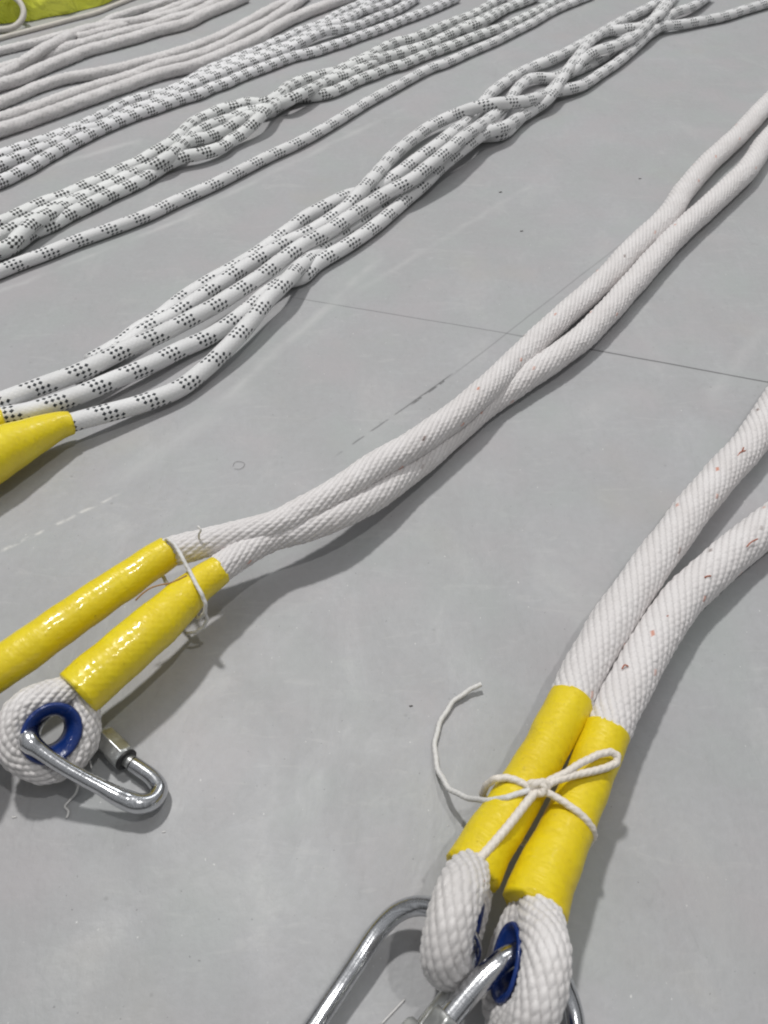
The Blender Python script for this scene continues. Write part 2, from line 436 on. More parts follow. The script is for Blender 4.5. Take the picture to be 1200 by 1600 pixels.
def tape(root, path, h, name='tape_sleeve', r=8.8, seed=0, ridge=.00006, mat=None):
    rs = np.random.RandomState(seed); ph = rs.rand(4) * 6.28
    def f(U, V, rr):
        L = V.max()
        a = 18 * (U + V / 58.); b = 18 * (U - V / 70.)
        tele = ridge * (np.abs(np.sin(np.pi * a)) * np.abs(np.sin(np.pi * b)))
        lump = .0002 * np.sin(V * .16 + ph[0]) * np.cos(2 * np.pi * U + V * .07 + ph[1]) + .0001 * np.sin(V * .41 + ph[2] + 4 * np.pi * U)
        wrap = .00007 * (np.mod(V / 17. - U + 5, 1.0) > .5)
        edge = np.minimum(V, L - V) + .35 * np.sin(6 * np.pi * U + ph[3])
        cut = np.where(edge < .5, -.0011, 0)
        return tele + lump + wrap + cut
    return tube(name, RX(path, h, r), r, mat or M_TAPE, root, 96, .0006, f, True)

def eye(root, O, Q, roll, L=30., A=14., r=8.8, seed=1, side=1, thim=True, rr=None, hand=1, back=9., wide=1.25, flat=(1.0, 1.0)):
    """a spliced teardrop loop starting at O and reaching towards Q, with its thimble"""
    d = (Q - O).normalized(); up = Vector((0, 0, 1)); sd = d.cross(up).normalized() * side
    upp = sd.cross(d).normalized(); upp = upp if upp.z > 0 else -upp
    w = (math.cos(roll) * upp + math.sin(roll) * sd).normalized(); nrm = d.cross(w).normalized()
    prof = [(-back, .04), (-2, .12), (L * .20, .56), (L * .48, 1.0), (L * .76, .93), (L * .95, .55), (L, 0)]
    pts = [(s_, t_ * A) for s_, t_ in prof] + [(s_, -t_ * A) for s_, t_ in prof[::-1][1:]]
    ctrl = [tuple(O + d * (s_ * MM) + w * (t_ * MM)) + ((r * .35 if s_ < -4 else r * .72 if s_ < 0 else r),) for s_, t_ in pts]
    tube('eye_loop', ctrl, r, M_EYE, root, 110, .0005, braid(13, 62, .0008, hand, 0, seed, .5), True, up=tuple(nrm), flat=flat)
    if thim:
        an = np.linspace(0, 2 * np.pi, 40)
        cc = np.array([list(O + d * ((L * .56 - L * .43 * math.cos(a_)) * MM) + w * (A * .96 * math.sin(a_) * MM)) for a_ in an])
        q, s = spline(cc, .0008)
        cen = np.array(list(O + d * (L * .55 * MM)))
        T, _, _ = frames(q); nn = np.array(list(nrm)); inw = np.cross(T, nn)
        inw *= np.sign(np.sum(inw * (cen - q), axis=1))[:, None]
        inw /= np.linalg.norm(inw, axis=1)[:, None]
        K = 15; ph = np.linspace(-wide, wide, K)
        Rt = (r + .75) * MM; fn_ = flat[0]
        fl_ = 1 + .04 * np.clip((np.abs(ph) - 1.0) / .3, 0, 1)
        V = q[:, None, :] + Rt * fl_[None, :, None] * (np.cos(ph)[None, :, None] * inw[:, None, :] + fn_ * np.sin(ph)[None, :, None] * nn[None, None, :])
        n = len(q); i = np.arange(n - 1)[:, None] * K; j = np.arange(K - 1)[None, :]
        fc = np.stack([i + j, i + j + 1, i + K + j + 1, i + K + j], -1).reshape(-1, 4)
        o = mesh_np('thimble', V.reshape(-1, 3), fc, M_BLUE, root)
        m = o.modifiers.new('thick', 'SOLIDIFY'); m.thickness = .0013; m.offset = 0
    return d, w, nrm

# ================================================================== right pair of white ropes
HR = 12
g_pair = 'white braided ropes with taped eye ends'
r1 = thing('white_rope', P(1020, 882), 'left white braided rope of the twine-tied foreground pair, matte yellow sleeve', 'rope', g_pair)
tube('braided_strand', RX([(1290, 520, 10), (1236, 596, 10), (1200, 649, 10.5), (1171, 694, 11), (1130, 740, 12), (1085, 792, 13), (1054, 834, 14), (1020, 880, 15), (985, 931, 16),
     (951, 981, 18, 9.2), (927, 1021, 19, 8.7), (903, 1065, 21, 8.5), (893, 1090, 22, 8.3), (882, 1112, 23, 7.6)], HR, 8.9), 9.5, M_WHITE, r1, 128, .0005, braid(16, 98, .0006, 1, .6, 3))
tape(r1, [(894, 1092, 23, 8.6), (876, 1127, 24, 8.6), (850, 1174, 26, 8.2), (822, 1222, 27, 8.4), (793, 1270, 28, 8.7), (764, 1316, 29, 9.0), (736, 1366, 30, 9.6)], 24, seed=2, mat=M_TAPE_M)
eye(r1, P(738, 1358, 31), P(688, 1530, 30), R(-6), L=29, A=12.5, r=7.4, seed=5, side=-1, wide=.9)
r2 = thing('white_rope', P(1040, 971), 'right white braided rope of the twine-tied foreground pair, eye lined in blue', 'rope', g_pair)
tube('braided_strand', RX([(1330, 740, 10), (1260, 782, 10), (1200, 822, 10.5), (1161, 851, 11), (1120, 886, 12), (1075, 928, 13), (1040, 973, 15), (1013, 1017, 17), (989, 1060, 18, 9.0),
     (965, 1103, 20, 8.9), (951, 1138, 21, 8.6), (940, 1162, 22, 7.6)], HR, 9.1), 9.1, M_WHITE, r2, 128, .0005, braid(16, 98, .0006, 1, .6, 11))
tape(r2, [(949, 1141, 22, 8.8), (938, 1170, 22, 8.8), (921, 1212, 23, 8.5), (900, 1262, 24, 8.7), (878, 1312, 26, 9.2), (855, 1364, 28, 10.0), (834, 1424, 30, 10.6)], 24, seed=4, mat=M_TAPE_M)
eye(r2, P(834, 1412, 30), P(815, 1570, 28), R(21), L=34, A=12.6, r=7.1, seed=8, side=-1, wide=1.15)

# ================================================================== left pair
l1 = thing('white_rope', P(500, 790), 'upper white rope of the middle pair, slim yellow sleeve leaving the left edge', 'rope', g_pair)
L1 = [(1290, 60, 10, 8.65), (1240, 122, 10, 8.65), (1197, 165, 10, 8.65), (1150, 215, 10, 8.56), (1100, 262, 10, 8.46), (1068, 300, 10, 8.37), (1045, 335, 10, 8.37), (990, 388, 10, 8.18), (950, 432, 10, 8.00), (905, 472, 10, 7.81), (865, 508, 11, 7.63),
      (825, 545, 13, 7.53), (785, 584, 16, 7.44), (740, 626, 20, 7.44), (700, 658, 22, 7.44), (640, 698, 25, 7.35), (580, 733, 28, 7.25), (520, 773, 30, 6.7), (470, 800, 30, 6.6), (425, 821, 30, 6.4), (370, 836, 31, 6.4), (315, 849, 32, 6.5), (272, 861, 32, 6.6), (252, 866, 32, 6)]
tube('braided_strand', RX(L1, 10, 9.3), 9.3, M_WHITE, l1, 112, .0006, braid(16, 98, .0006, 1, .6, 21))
tape(l1, [(266, 861, 32, 7.2), (225, 888, 32, 7.6), (170, 925, 32, 8.0), (110, 966, 32, 8.2), (50, 1010, 31, 8.4), (0, 1043, 30, 8.6), (-60, 1082, 28, 8.8)], 30, seed=7)
eye(l1, P(-55, 1080, 28), P(-110, 1190, 24), R(40), L=32, A=14, r=8.6, seed=15, side=-1)
l2 = thing('white_rope', P(560, 800), 'lower white rope of the middle pair, thick glossy yellow sleeve and round eye', 'rope', g_pair)
L2 = [(1290, 135, 10, 8.65), (1240, 180, 10, 8.65), (1197, 222, 10, 8.65), (1165, 268, 10, 8.65), (1125, 306, 10, 8.56), (1065, 361, 10, 8.37), (1025, 402, 10, 8.37), (990, 442, 10, 8.18), (950, 487, 10, 8.00), (905, 531, 10, 7.91), (865, 561, 10, 7.81),
      (820, 592, 9, 7.72), (780, 618, 8.5, 7.63), (742, 646, 8.5, 7.63), (705, 679, 9, 7.63), (665, 714, 11, 7.63), (620, 749, 14, 7.63), (575, 779, 18, 7.63), (525, 806, 22, 7.0), (475, 825, 23, 6.8), (425, 840, 24, 6.6), (385, 860, 26, 6.6), (345, 888, 29, 6.3), (330, 902, 29, 6)]
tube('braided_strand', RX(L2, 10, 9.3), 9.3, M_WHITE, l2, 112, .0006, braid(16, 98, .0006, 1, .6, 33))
tape(l2, [(345, 889, 29, 6.6), (318, 908, 29, 7.3), (285, 937, 29, 8.6), (245, 975, 30, 9.8), (205, 1010, 30, 10.0), (165, 1045, 29, 10.2), (120, 1085, 28, 10.4)], 29, seed=9, ridge=.00011)
eye(l2, P(122, 1080, 28), P(58, 1168, 20), R(48), L=30.5, A=12.6, r=6.0, seed=18, side=1, wide=1.3, flat=(1.3, 1.0))

for root, pts in ((r1, [(1152, 713, 19.8), (1158, 706, 20.2), (1165, 704, 20.2)]), (r1, [(1160, 704, 20.3), (1162, 699, 20.3)]), (r2, [(1167, 854, 20.1), (1174, 847, 20.4), (1184, 842, 20.4)]),
                  (r2, [(1101, 902, 21.3), (1106, 900, 21.3), (1111, 900, 21.3)]), (r2, [(1033, 967, 23.2), (1040, 964, 23.4), (1045, 962, 23.4)]), (r1, [(745, 1385, 40.6), (751, 1380, 40.6), (757, 1376, 40.4)]), (r2, [(972, 1045, 25.9), (976, 1039, 26), (982, 1041, 26)])):
    tube('tracer_yarn', [tuple(P(*q, raw=True)) for q in pts], .3, M_RED, root, 10, .0003, None)
# ================================================================== carabiners
def carabiner(label, ctrl, wire, sleeve_i, pin, base, gate_w=None, sleeve_r=None, grp='steel screw-lock carabiners hooked in the rope eyes'):
    root = thing('carabiner', base, label, 'carabiner', grp)
    tube('hook_body', [tuple(c) for c in ctrl['body']], wire, M_CHROME, root, 40, .0008, None, True)
    tube('gate', [tuple(c) for c in ctrl['gate']], wire * .86, M_ZINC, root, 32, .0008, None, True)
    s0, s1 = ctrl['sleeve']
    def nut(U, V, r):
        th = (U * 6) % 1.0
        hexr = r * MM * (.92 / np.cos((th - .5) * np.pi / 3) - 1)
        L = V.max(); fl_ = np.clip(np.minimum(V, L - V) / 1.2, 0, 1)
        return hexr * fl_ - .0007 * (1 - fl_)
    tube('screw_sleeve', [tuple(s0), tuple(s0.lerp(s1, .33)), tuple(s0.lerp(s1, .66)), tuple(s1)], sleeve_r or wire * 1.45, M_ZINC, root, 72, .0005, nut, True)
    dr = (s1 - s0).normalized(); e0 = s1 + dr * .0004
    tube('rubber_ring', [tuple(e0 - dr * .0004), tuple(e0), tuple(e0 + dr * .0004)], (sleeve_r or wire * 1.45) * .93, M_BLACK, root, 36, .0004, None, True)
    pa, pb = pin
    tube('hinge_pin', [tuple(pa), tuple((pa + pb) / 2), tuple(pb)], wire * .36, M_ZINC, root, 20, .0004, None, True)
    return root
# left
legA = [(46, 1158, 31, 4.0), (62, 1172, 29, 3.1), (95, 1195, 24, 2.8), (130, 1215, 19, 2.8), (160, 1231, 15, 2.9), (182, 1243, 12, 3.4), (200, 1251, 9.5, 3.7), (218, 1256, 8.5, 3.7), (238, 1251, 7, 3.5), (249, 1234, 6, 3.2), (240, 1217, 5.5, 3.1), (222, 1203, 5.5, 3), (207, 1193, 5.5, 3)]
inner = [(46, 1158, 31), (56, 1130, 26), (78, 1108, 20), (104, 1102, 12), (128, 1118, 8), (148, 1142, 6)]
cl = carabiner('steel carabiner hanging from the blue-lined round eye at the left, lying on the floor',
     dict(body=[tuple(P(*q[:3])) + ((q[3] if len(q) > 3 else 3.0),) for q in (inner[::-1][:-1] + legA)], gate=[P(148, 1142, 6), P(165, 1156, 5.5), P(190, 1180, 5.5), P(214, 1198, 5.5)],
          sleeve=(P(160, 1150, 6), P(196, 1186, 6))), 3.1, 0, (P(176, 1232, 16), P(184, 1250, 9)), P(150, 1190), sleeve_r=4.9)
# right: one in each eye
bodyC = [(735, 1512, 18), (738, 1480, 22), (722, 1450, 25), (690, 1424, 22), (655, 1415, 17), (622, 1425, 13), (592, 1453, 10), (560, 1500, 9), (530, 1545, 8), (500, 1590, 8), (462, 1650, 8), (440, 1700, 8), (450, 1745, 9), (500, 1760, 12), (550, 1730, 14), (580, 1700, 15)]
c1 = carabiner('steel carabiner through the left foreground eye, bare round bar running off the bottom edge',
     dict(body=[P(*q) for q in bodyC], gate=[P(735, 1512, 18), P(705, 1550, 17), (P(650, 1620, 16)), P(580, 1700, 15)],
          sleeve=(P(660, 1610, 16), P(620, 1655, 16))), 3.2, 0, (P(590, 1690, 18), P(596, 1706, 11)), P(600, 1560), sleeve_r=5.6)
bodyD = [(700, 1592, 33), (726, 1560, 34), (755, 1528, 35), (785, 1502, 35), (815, 1488, 31), (846, 1490, 22), (868, 1512, 14), (884, 1548, 9), (896, 1590, 7), (898, 1640, 7), (880, 1700, 8), (840, 1760, 9), (790, 1790, 10), (740, 1785, 14), (690, 1740, 20), (660, 1690, 26)]
c2 = carabiner('steel carabiner through the right foreground eye, bright gate nose resting on the blue liner',
     dict(body=[P(*q) for q in bodyD], gate=[P(712, 1578, 33), P(690, 1606, 32), P(672, 1650, 29), P(655, 1700, 26)],
          sleeve=(P(704, 1588, 33), P(676, 1628, 31))), 3.4, 0, (P(672, 1690, 30), P(655, 1700, 24)), P(790, 1600), sleeve_r=5.4)

# ================================================================== twine
def twine(name, paths, label, mats, rad, cat='twine'):
    root = thing(name, P(paths[0][0][0], paths[0][0][1]), label, cat)
    for i, (pth) in enumerate(paths):
        nm, pth, rr = (pth[0], pth[1], pth[2]) if isinstance(pth[0], str) else ('cord', pth, rad)
        tube(nm, RX(pth, 30, rr), rr, mats, root, 14, .0009, None, True)
    return root
tw = thing('tie_twine', P(840, 1232), 'cream twine tied in a bow round the two yellow sleeves in the right foreground', 'twine')
def cord(nm, pth, rr, mat, root, tw_=2.6):
    rs = random.Random(len(pth) * 7 + int(pth[0][0])); q_ = []
    for a, b_ in zip(pth[:-1], pth[1:]):
        q_.append(a); q_.append(tuple((u_ + v_) / 2 + rs.uniform(-1, 1) * k_ for u_, v_, k_ in zip(a, b_, (.35, .35, .06))))
    pth = q_ + [pth[-1]]
    def f(U, V, r):
        return (r * MM) * .13 * (np.abs(np.sin(np.pi * (3 * U + V / tw_))) - .5)
    return tube(nm, RX(pth, 30, rr), rr, mat, root, 24, .00035, f, True)
cord('tail', [(752, 1069, 4), (735, 1077, 3), (708, 1096, 2), (688, 1127, 1.5), (679, 1163, 1.5), (684, 1203, 3), (701, 1232, 9), (730, 1247, 19), (762, 1251, 33), (792, 1246, 38.5), (820, 1237, 39), (836, 1233, 38)], 1.0, M_TWINE_W, tw)
cord('wrap', [(848, 1236, 38), (862, 1242, 37.5), (881, 1253, 37), (901, 1267, 36.5), (916, 1281, 34.5), (926, 1295, 31), (928, 1306, 26), (920, 1318, 18), (908, 1330, 11), (890, 1335, 9), (840, 1330, 9), (790, 1300, 11), (765, 1262, 15), (754, 1241, 21), (760, 1227, 30), (773, 1217, 36.5), (790, 1215, 37.5), (806, 1219, 38), (824, 1228, 38), (838, 1233, 37.5)], 1.25, M_TWINE, tw)
cord('bow_loop', [(842, 1231, 38), (858, 1220, 38), (885, 1207, 38), (910, 1191, 38), (935, 1179, 37), (955, 1175, 36), (965, 1181, 35), (963, 1192, 34), (948, 1199, 34.5), (922, 1206, 36), (895, 1212, 37), (868, 1220, 38), (848, 1232, 38)], 1.3, M_TWINE, tw)
cord('tail', [(845, 1228, 38), (832, 1243, 39), (812, 1268, 39), (788, 1298, 39.5), (762, 1328, 40), (746, 1346, 41), (736, 1353, 41)], 1.45, M_TWINE, tw)
cord('knot', [(822, 1230, 37), (830, 1224, 39), (842, 1223, 40.5), (850, 1230, 40), (848, 1239, 39), (838, 1240, 38), (832, 1233, 39), (836, 1225, 41), (848, 1222, 40), (856, 1227, 38.5), (852, 1236, 37)], 1.3, M_TWINE, tw)

tl = thing('tie_twine', P(290, 890), 'thin pale twine wrapped once across the yellow sleeves of the middle ropes', 'twine')
cord('wrap', [(255, 850, 36), (262, 842, 42), (272, 850, 42.5), (285, 872, 42), (297, 894, 39), (306, 912, 38.5), (315, 928, 37), (321, 943, 33), (320, 957, 28), (312, 966, 22), (295, 958, 18), (270, 930, 18), (250, 890, 22), (246, 862, 29), (255, 850, 36)], .85, M_TWINE_W, tl)
cord('loose_loop', [(320, 955, 28), (324, 968, 22), (318, 980, 17), (305, 988, 14), (292, 990, 12)], .7, M_TWINE_W, tl)
rt = tag(tube('orange_thread', RX([(212, 938, 34), (222, 928, 36), (235, 919, 37), (250, 914, 37), (266, 911, 37), (280, 905, 38), (292, 899, 38)], 30, .35), .35, M_ORANGE, None, 10, .001, None), 'thin orange-brown thread lying between the two yellow sleeves at the left', 'thread')
rt.name = 'loose_thread'

# ================================================================== dotted ropes, near bundle
RK = 5.25
def krope(label, path, h=6, mat=M_KERN, r=RK, seed=0, grp=None, cat='rope', name='dotted_rope', parts=None, hand=0):
    rs = random.Random(seed)
    st = dict(nseg=28, step=.0022, uoff=rs.random(), voff=rs.random() * 40)
    if parts is None:
        o = tube(name, RX(path, h, r), r, mat, None, st['nseg'], st['step'], None, True, st['uoff'], voff=st['voff'])
        tag(o, label, cat, grp); return o
    root = thing(name, P(path[1][0], path[1][1]), label, cat, grp)
    tube('braided_cover', RX(path, h, r), r, mat, root, st['nseg'], st['step'], None, True, st['uoff'], voff=st['voff'])
    for pth, hh in parts: tape(root, pth, hh, seed=seed + 3, ridge=.0001)
    return root
gA = 'dotted ropes of the near tangled bundle'
krope('black-dotted white rope on the upper side of the near bundle at the left edge',
    [(-60, 652, 24), (0, 628, 22), (50, 609, 20), (125, 581, 18), (200, 544, 16), (245, 525, 15), (300, 497, 14), (337, 477, 13), (372, 455, 13), (410, 430, 14), (442, 405, 16), (475, 382, 17), (512, 362, 17), (545, 340, 17), (575, 320, 17), (607, 300, 18), (637, 285, 20),
     (667, 262, 24), (700, 235, 28), (722, 216, 28), (742, 202, 26), (765, 186, 18), (790, 165, 14), (812, 135, 12), (835, 122, 8), (865, 122, 6), (893, 112, 12), (912, 92, 16), (935, 79, 20), (967, 70, 18), (990, 58, 18), (1013, 38, 18), (1034, 12, 10), (1055, -12, 8)], seed=1, grp=gA)
krope('black-dotted rope of the near bundle that runs out alone at top right',
    [(120, 588, 6), (180, 552, 6), (225, 518, 8), (272, 493, 8), (305, 470, 9), (340, 446, 9), (372, 424, 9), (405, 404, 9), (445, 381, 9), (480, 365, 9), (510, 347, 10), (540, 325, 13), (562, 301, 17), (590, 270, 16), (610, 247, 12), (640, 221, 10), (672, 198, 10), (705, 182, 12), (740, 169, 22),
     (775, 162, 25), (807, 160, 22), (840, 153, 16), (870, 143, 10), (908, 134, 7), (940, 114, 6), (967, 96, 6), (990, 76, 7), (1007, 60, 9), (1031, 42, 9), (1066, 38, 7), (1101, 32, 6), (1130, 26, 6), (1165, 15, 6), (1225, -2, 6)], seed=2, grp=gA)
krope('black-dotted rope at the back of the near bundle, far side of the braided tangle',
    [(140, 566, 5.8), (185, 540, 5.8), (215, 517, 5.8), (250, 496, 5.8), (282, 470, 5.8), (320, 445, 5.8), (362, 421, 5.8), (400, 398, 5.8), (430, 376, 6), (450, 361, 7), (477, 340, 8), (510, 322, 9), (545, 306, 7), (580, 298, 6), (617, 275, 7), (650, 250, 10), (682, 227, 14), (707, 207, 14), (727, 193, 10), (748, 170, 8),
     (765, 148, 8), (785, 132, 8), (807, 117, 7), (832, 105, 6), (853, 96, 8), (885, 82, 8), (914, 66, 7), (946, 50, 7), (978, 45, 8), (1000, 42, 9), (1024, 28, 20), (1040, 12, 18), (1055, -8, 12)], seed=3, grp=gA)
krope('black-dotted rope of the near bundle emerging between edge rope and big yellow tape',
    [(-60, 668, 20), (0, 652, 19), (50, 642, 18), (115, 620, 14), (175, 595, 11), (232, 571, 9), (285, 545, 7), (325, 527, 6), (360, 505, 6), (390, 482, 6), (417, 458, 6), (446, 440, 6), (472, 432, 6), (495, 412, 6), (530, 391, 6), (560, 372, 6), (590, 350, 6), (617, 327, 6), (642, 305, 7),
     (662, 288, 9), (690, 260, 12), (728, 229, 17), (760, 207, 16), (787, 199, 14), (805, 188, 10), (832, 172, 8), (857, 154, 12), (874, 130, 16), (888, 108, 17), (902, 90, 16), (925, 62, 12), (955, 42, 8), (985, 26, 8), (1013, 12, 8), (1045, -8, 7)], seed=4, grp=gA,
    parts=[([(8, 655, 19, 6.4), (-20, 662, 19, 7.5), (-60, 674, 19, 9)], 19)])
krope('black-dotted rope nearest the viewer in the near bundle, coming out of the big yellow tape',
    [(70, 674, 15), (110, 661, 14), (165, 646, 11), (220, 631, 8), (280, 607, 7), (322, 575, 8), (360, 538, 11), (392, 502, 14), (417, 470, 17), (445, 442, 18), (468, 418, 13), (495, 397, 7), (530, 370, 6), (570, 342, 6), (610, 314, 6), (650, 287, 6), (690, 245, 12), (718, 226, 13), (750, 214, 6),
     (783, 210, 6), (815, 183, 6), (842, 160, 6), (868, 134, 8), (884, 118, 6), (912, 105, 6), (945, 88, 6), (980, 60, 7), (1020, 50, 7), (1050, 22, 9), (1083, 10, 9), (1110, -8, 7)], seed=5, grp=gA,
    parts=[([(114, 660, 14, 6.0), (95, 664, 15, 7.3), (60, 678, 17, 9.5), (20, 697, 19, 12), (-20, 718, 20, 13.5), (-80, 752, 20, 14)], 16)])

# ================================================================== second bundle and its lone strand
gB = 'dotted ropes of the second bundle'
K2 = M_KERN2; r2_ = 5.2
krope('single black-dotted rope lying apart between the near bundle and the second bundle',
    [(-60, 447), (0, 424), (27, 413), (75, 395), (117, 378), (162, 362), (200, 348), (235, 334), (270, 317), (297, 305), (337, 287), (370, 270), (395, 257), (425, 242), (452, 230), (482, 215), (525, 190), (557, 170), (575, 159), (610, 140), (650, 118), (672, 107), (695, 99), (735, 81), (775, 64), (805, 49), (835, 34), (855, 22), (875, 12), (892, 5), (925, -8)],
    5.0, M_KERN, 4.7, 11)
krope('dotted rope on the far upper side of the second bundle with a raised loop',
    [(-50, 368), (5, 347), (37, 332), (70, 317), (100, 307), (132, 292), (157, 282), (185, 268), (215, 255), (240, 240, 8), (262, 227, 10), (282, 210, 10), (305, 190, 6), (327, 180), (347, 171), (367, 167), (385, 161), (407, 162, 8), (422, 158, 11), (437, 147, 11), (452, 135, 7), (472, 126), (500, 118), (525, 112), (555, 97), (572, 90), (590, 80), (617, 67), (640, 62), (665, 52), (682, 45), (715, 32), (735, 25), (770, 5), (790, -6)],
    5.5, K2, r2_, 12, gB)
krope('dotted rope inside the second bundle, second from its far side',
    [(-50, 392, 5), (15, 360, 6), (50, 342, 6), (85, 325, 6), (120, 312, 5), (155, 298, 6), (187, 283, 6), (220, 268, 7), (250, 255, 8), (275, 238, 8), (300, 212, 7), (330, 196, 7), (360, 186, 6), (382, 176, 6), (405, 172, 6), (430, 166, 8), (450, 157, 14), (470, 147, 15), (492, 137, 12), (520, 121, 7), (545, 105, 10), (565, 96, 12), (590, 92, 8), (615, 86, 6), (645, 78, 5), (675, 67, 5), (690, 60, 6), (707, 52, 8), (725, 42, 6), (742, 36, 5), (780, 17, 5), (810, 5, 5), (830, -6, 5)],
    5.5, K2, r2_, 13, gB)
krope('dotted rope across the middle of the second bundle, passing under its dark gap',
    [(-50, 405, 8), (15, 384, 10), (27, 372, 12), (50, 350, 14), (78, 335, 12), (105, 322, 8), (140, 305, 5), (170, 292, 5), (200, 275, 5), (235, 262, 10), (262, 246, 14), (292, 222, 10), (325, 214, 6), (350, 204, 7), (372, 190, 9), (395, 180, 6), (420, 176, 5), (447, 160, 6), (465, 150, 8), (487, 141, 6), (510, 128, 7), (540, 118, 8), (575, 103, 7), (597, 93, 5), (625, 82, 5), (652, 75, 5), (690, 62, 5), (717, 48, 5), (740, 40, 9), (765, 28, 9), (790, 14, 6), (815, 4, 6), (840, -6, 6)],
    5.5, K2, r2_, 14, gB)
krope('dotted rope on the near lower side of the second bundle',
    [(-60, 425), (-20, 402), (15, 388), (50, 364), (82, 350), (105, 337), (130, 325), (155, 313), (175, 303), (200, 292), (228, 278), (257, 259, 7), (285, 246, 9), (315, 240, 9), (347, 230, 8), (360, 220, 8), (378, 209, 9), (397, 192, 14), (412, 176, 18), (430, 164, 12), (458, 153), (490, 150), (515, 145), (537, 136), (560, 125), (585, 116), (607, 107), (632, 100), (650, 92), (670, 84), (690, 77), (712, 69), (732, 61), (752, 54), (775, 46), (792, 40), (810, 32), (827, 24), (845, 15), (865, 4), (890, -8)],
    5.5, K2, r2_, 15, gB)

# ================================================================== third bundle
gC = 'dotted ropes of the third bundle'; r3 = 5.1; K2 = M_KERN3
krope('dotted rope on the near lower edge of the third bundle',
    [(-50, 302), (7, 281), (27, 271), (47, 261), (70, 247), (90, 236), (110, 225), (130, 215), (150, 205), (170, 196), (192, 187), (215, 178), (237, 171), (262, 162), (285, 154), (310, 147), (332, 137), (355, 129), (372, 121), (395, 112), (417, 104), (435, 97), (457, 89), (477, 84), (497, 79), (517, 72), (537, 66), (555, 59), (575, 52), (592, 46), (610, 39), (630, 31), (650, 24), (682, 11), (715, -4)],
    5.3, K2, r3, 21, gC)
krope('dotted rope on the far upper edge of the third bundle',
    [(-50, 262), (7, 241), (32, 232), (57, 224), (80, 216), (105, 206), (130, 196), (150, 186), (172, 175), (190, 165), (210, 157), (232, 151), (257, 146, 7), (275, 139, 7), (300, 125), (325, 110), (350, 100), (375, 89), (397, 81), (412, 75), (430, 66), (447, 60), (462, 52), (480, 46), (500, 39), (520, 27), (537, 18), (560, 8), (585, -5)],
    5.3, K2, r3, 22, gC)
krope('dotted rope second from the near edge of the third bundle',
    [(-50, 280), (12, 253), (45, 241), (70, 231), (92, 222), (112, 208, 7), (135, 203, 8), (155, 198, 7), (180, 186), (205, 173), (228, 166, 7), (262, 154, 6), (290, 138), (320, 126), (350, 114), (380, 103), (410, 92), (440, 82), (475, 64, 8), (505, 50, 9), (530, 46, 7), (562, 39), (580, 31), (595, 25), (612, 19), (630, 10), (652, -4)],
    5.3, K2, r3, 23, gC)
krope('dotted rope in the middle of the third bundle, splitting off near the top edge',
    [(240, 158, 5), (265, 149, 5), (290, 131, 5), (315, 120, 5), (340, 109, 5), (370, 96, 5), (400, 90, 5), (430, 78, 5), (455, 70, 5), (480, 55, 6), (505, 43, 6), (530, 36, 8), (552, 25, 6), (575, 8, 5), (600, -6, 5)],
    5.3, K2, r3, 24, gC)

krope('dotted rope hidden deepest in the widest stretch of the third bundle',
    [(255, 158, 5), (285, 141, 5), (310, 128, 5), (335, 116, 5), (362, 103, 5), (388, 94, 5), (415, 84, 5), (440, 75, 5), (465, 62, 5), (490, 52, 5), (515, 40, 5), (545, 24, 5), (572, 16, 5), (600, 8, 5), (625, -6, 5)],
    5.3, K2, 4.4, 25, gC)
# ================================================================== plain white ropes at the back
gD = 'plain white ropes lying at the back left'
def wrope(label, path, r=5.4, h=None, seed=0, lead=40):
    o = tube('plain_rope', RX(path, h or r, r), r, M_FAR, None, 30, .0016, braid(8, lead, .0013, 1, 0, seed), True)
    tag(o, label, 'rope', gD); return o
wrope('plain white rope beside the third dotted bundle, nearer one of a touching pair',
    [(-60, 224), (0, 204), (50, 187), (100, 169), (150, 151), (200, 133), (250, 116), (300, 104), (350, 84), (400, 62), (425, 46), (450, 33), (475, 22), (500, 12), (525, 3), (560, -9)], 5.8, seed=1)
wrope('plain white rope beside the third dotted bundle, farther one of a touching pair',
    [(-60, 205), (0, 186), (50, 171), (100, 153), (150, 136), (200, 121), (250, 103), (300, 90), (350, 70), (387, 50), (412, 38), (432, 26), (450, 14), (465, 3), (480, -8)], 5.6, seed=2)
wrope('separate plain white rope with open floor on both sides at the back left',
    [(-60, 190), (-10, 166), (25, 151), (50, 140), (75, 131), (100, 124), (137, 117), (175, 110), (212, 101), (250, 91), (300, 75), (350, 55), (387, 35), (425, 14), (460, -2), (480, -12)], 5.2, seed=3)
wrope('thick plain white rope on the near side of the back left tangle',
    [(-60, 152), (0, 133), (37, 121), (62, 109), (100, 94), (137, 79), (175, 69), (212, 59), (250, 47), (287, 38), (325, 20), (350, 10), (385, -5)], 5.8, seed=4)
wrope('plain white rope crossing over in the back left tangle',
    [(-60, 138, 5), (0, 117, 6), (25, 105, 8), (50, 88, 14), (70, 76, 14), (90, 66, 12), (112, 55, 8), (137, 46, 6), (175, 40, 6), (212, 34, 6), (250, 27, 5), (275, 20, 5), (300, 9, 5), (330, -5, 5)], 5.2, seed=5)
wrope('plain white rope running into the fold of the back left tangle',
    [(-60, 128), (-10, 112), (30, 100), (75, 88), (100, 77), (125, 70), (160, 60), (200, 50), (237, 42), (270, 30, 7), (300, 22, 7), (330, 8), (355, -6)], 5.4, seed=6)
wrope('thin plain white rope just in front of the neon bag cord',
    [(-60, 100), (0, 80), (50, 68), (95, 56), (150, 42), (175, 29), (212, 17), (262, 2), (300, -12)], 4.2, seed=7)
wrope('plain white rope lowest of the top edge group, cut by the frame',
    [(120, 60), (160, 50), (200, 38), (235, 26), (262, 16), (290, 5), (320, -8)], 4.8, seed=8)
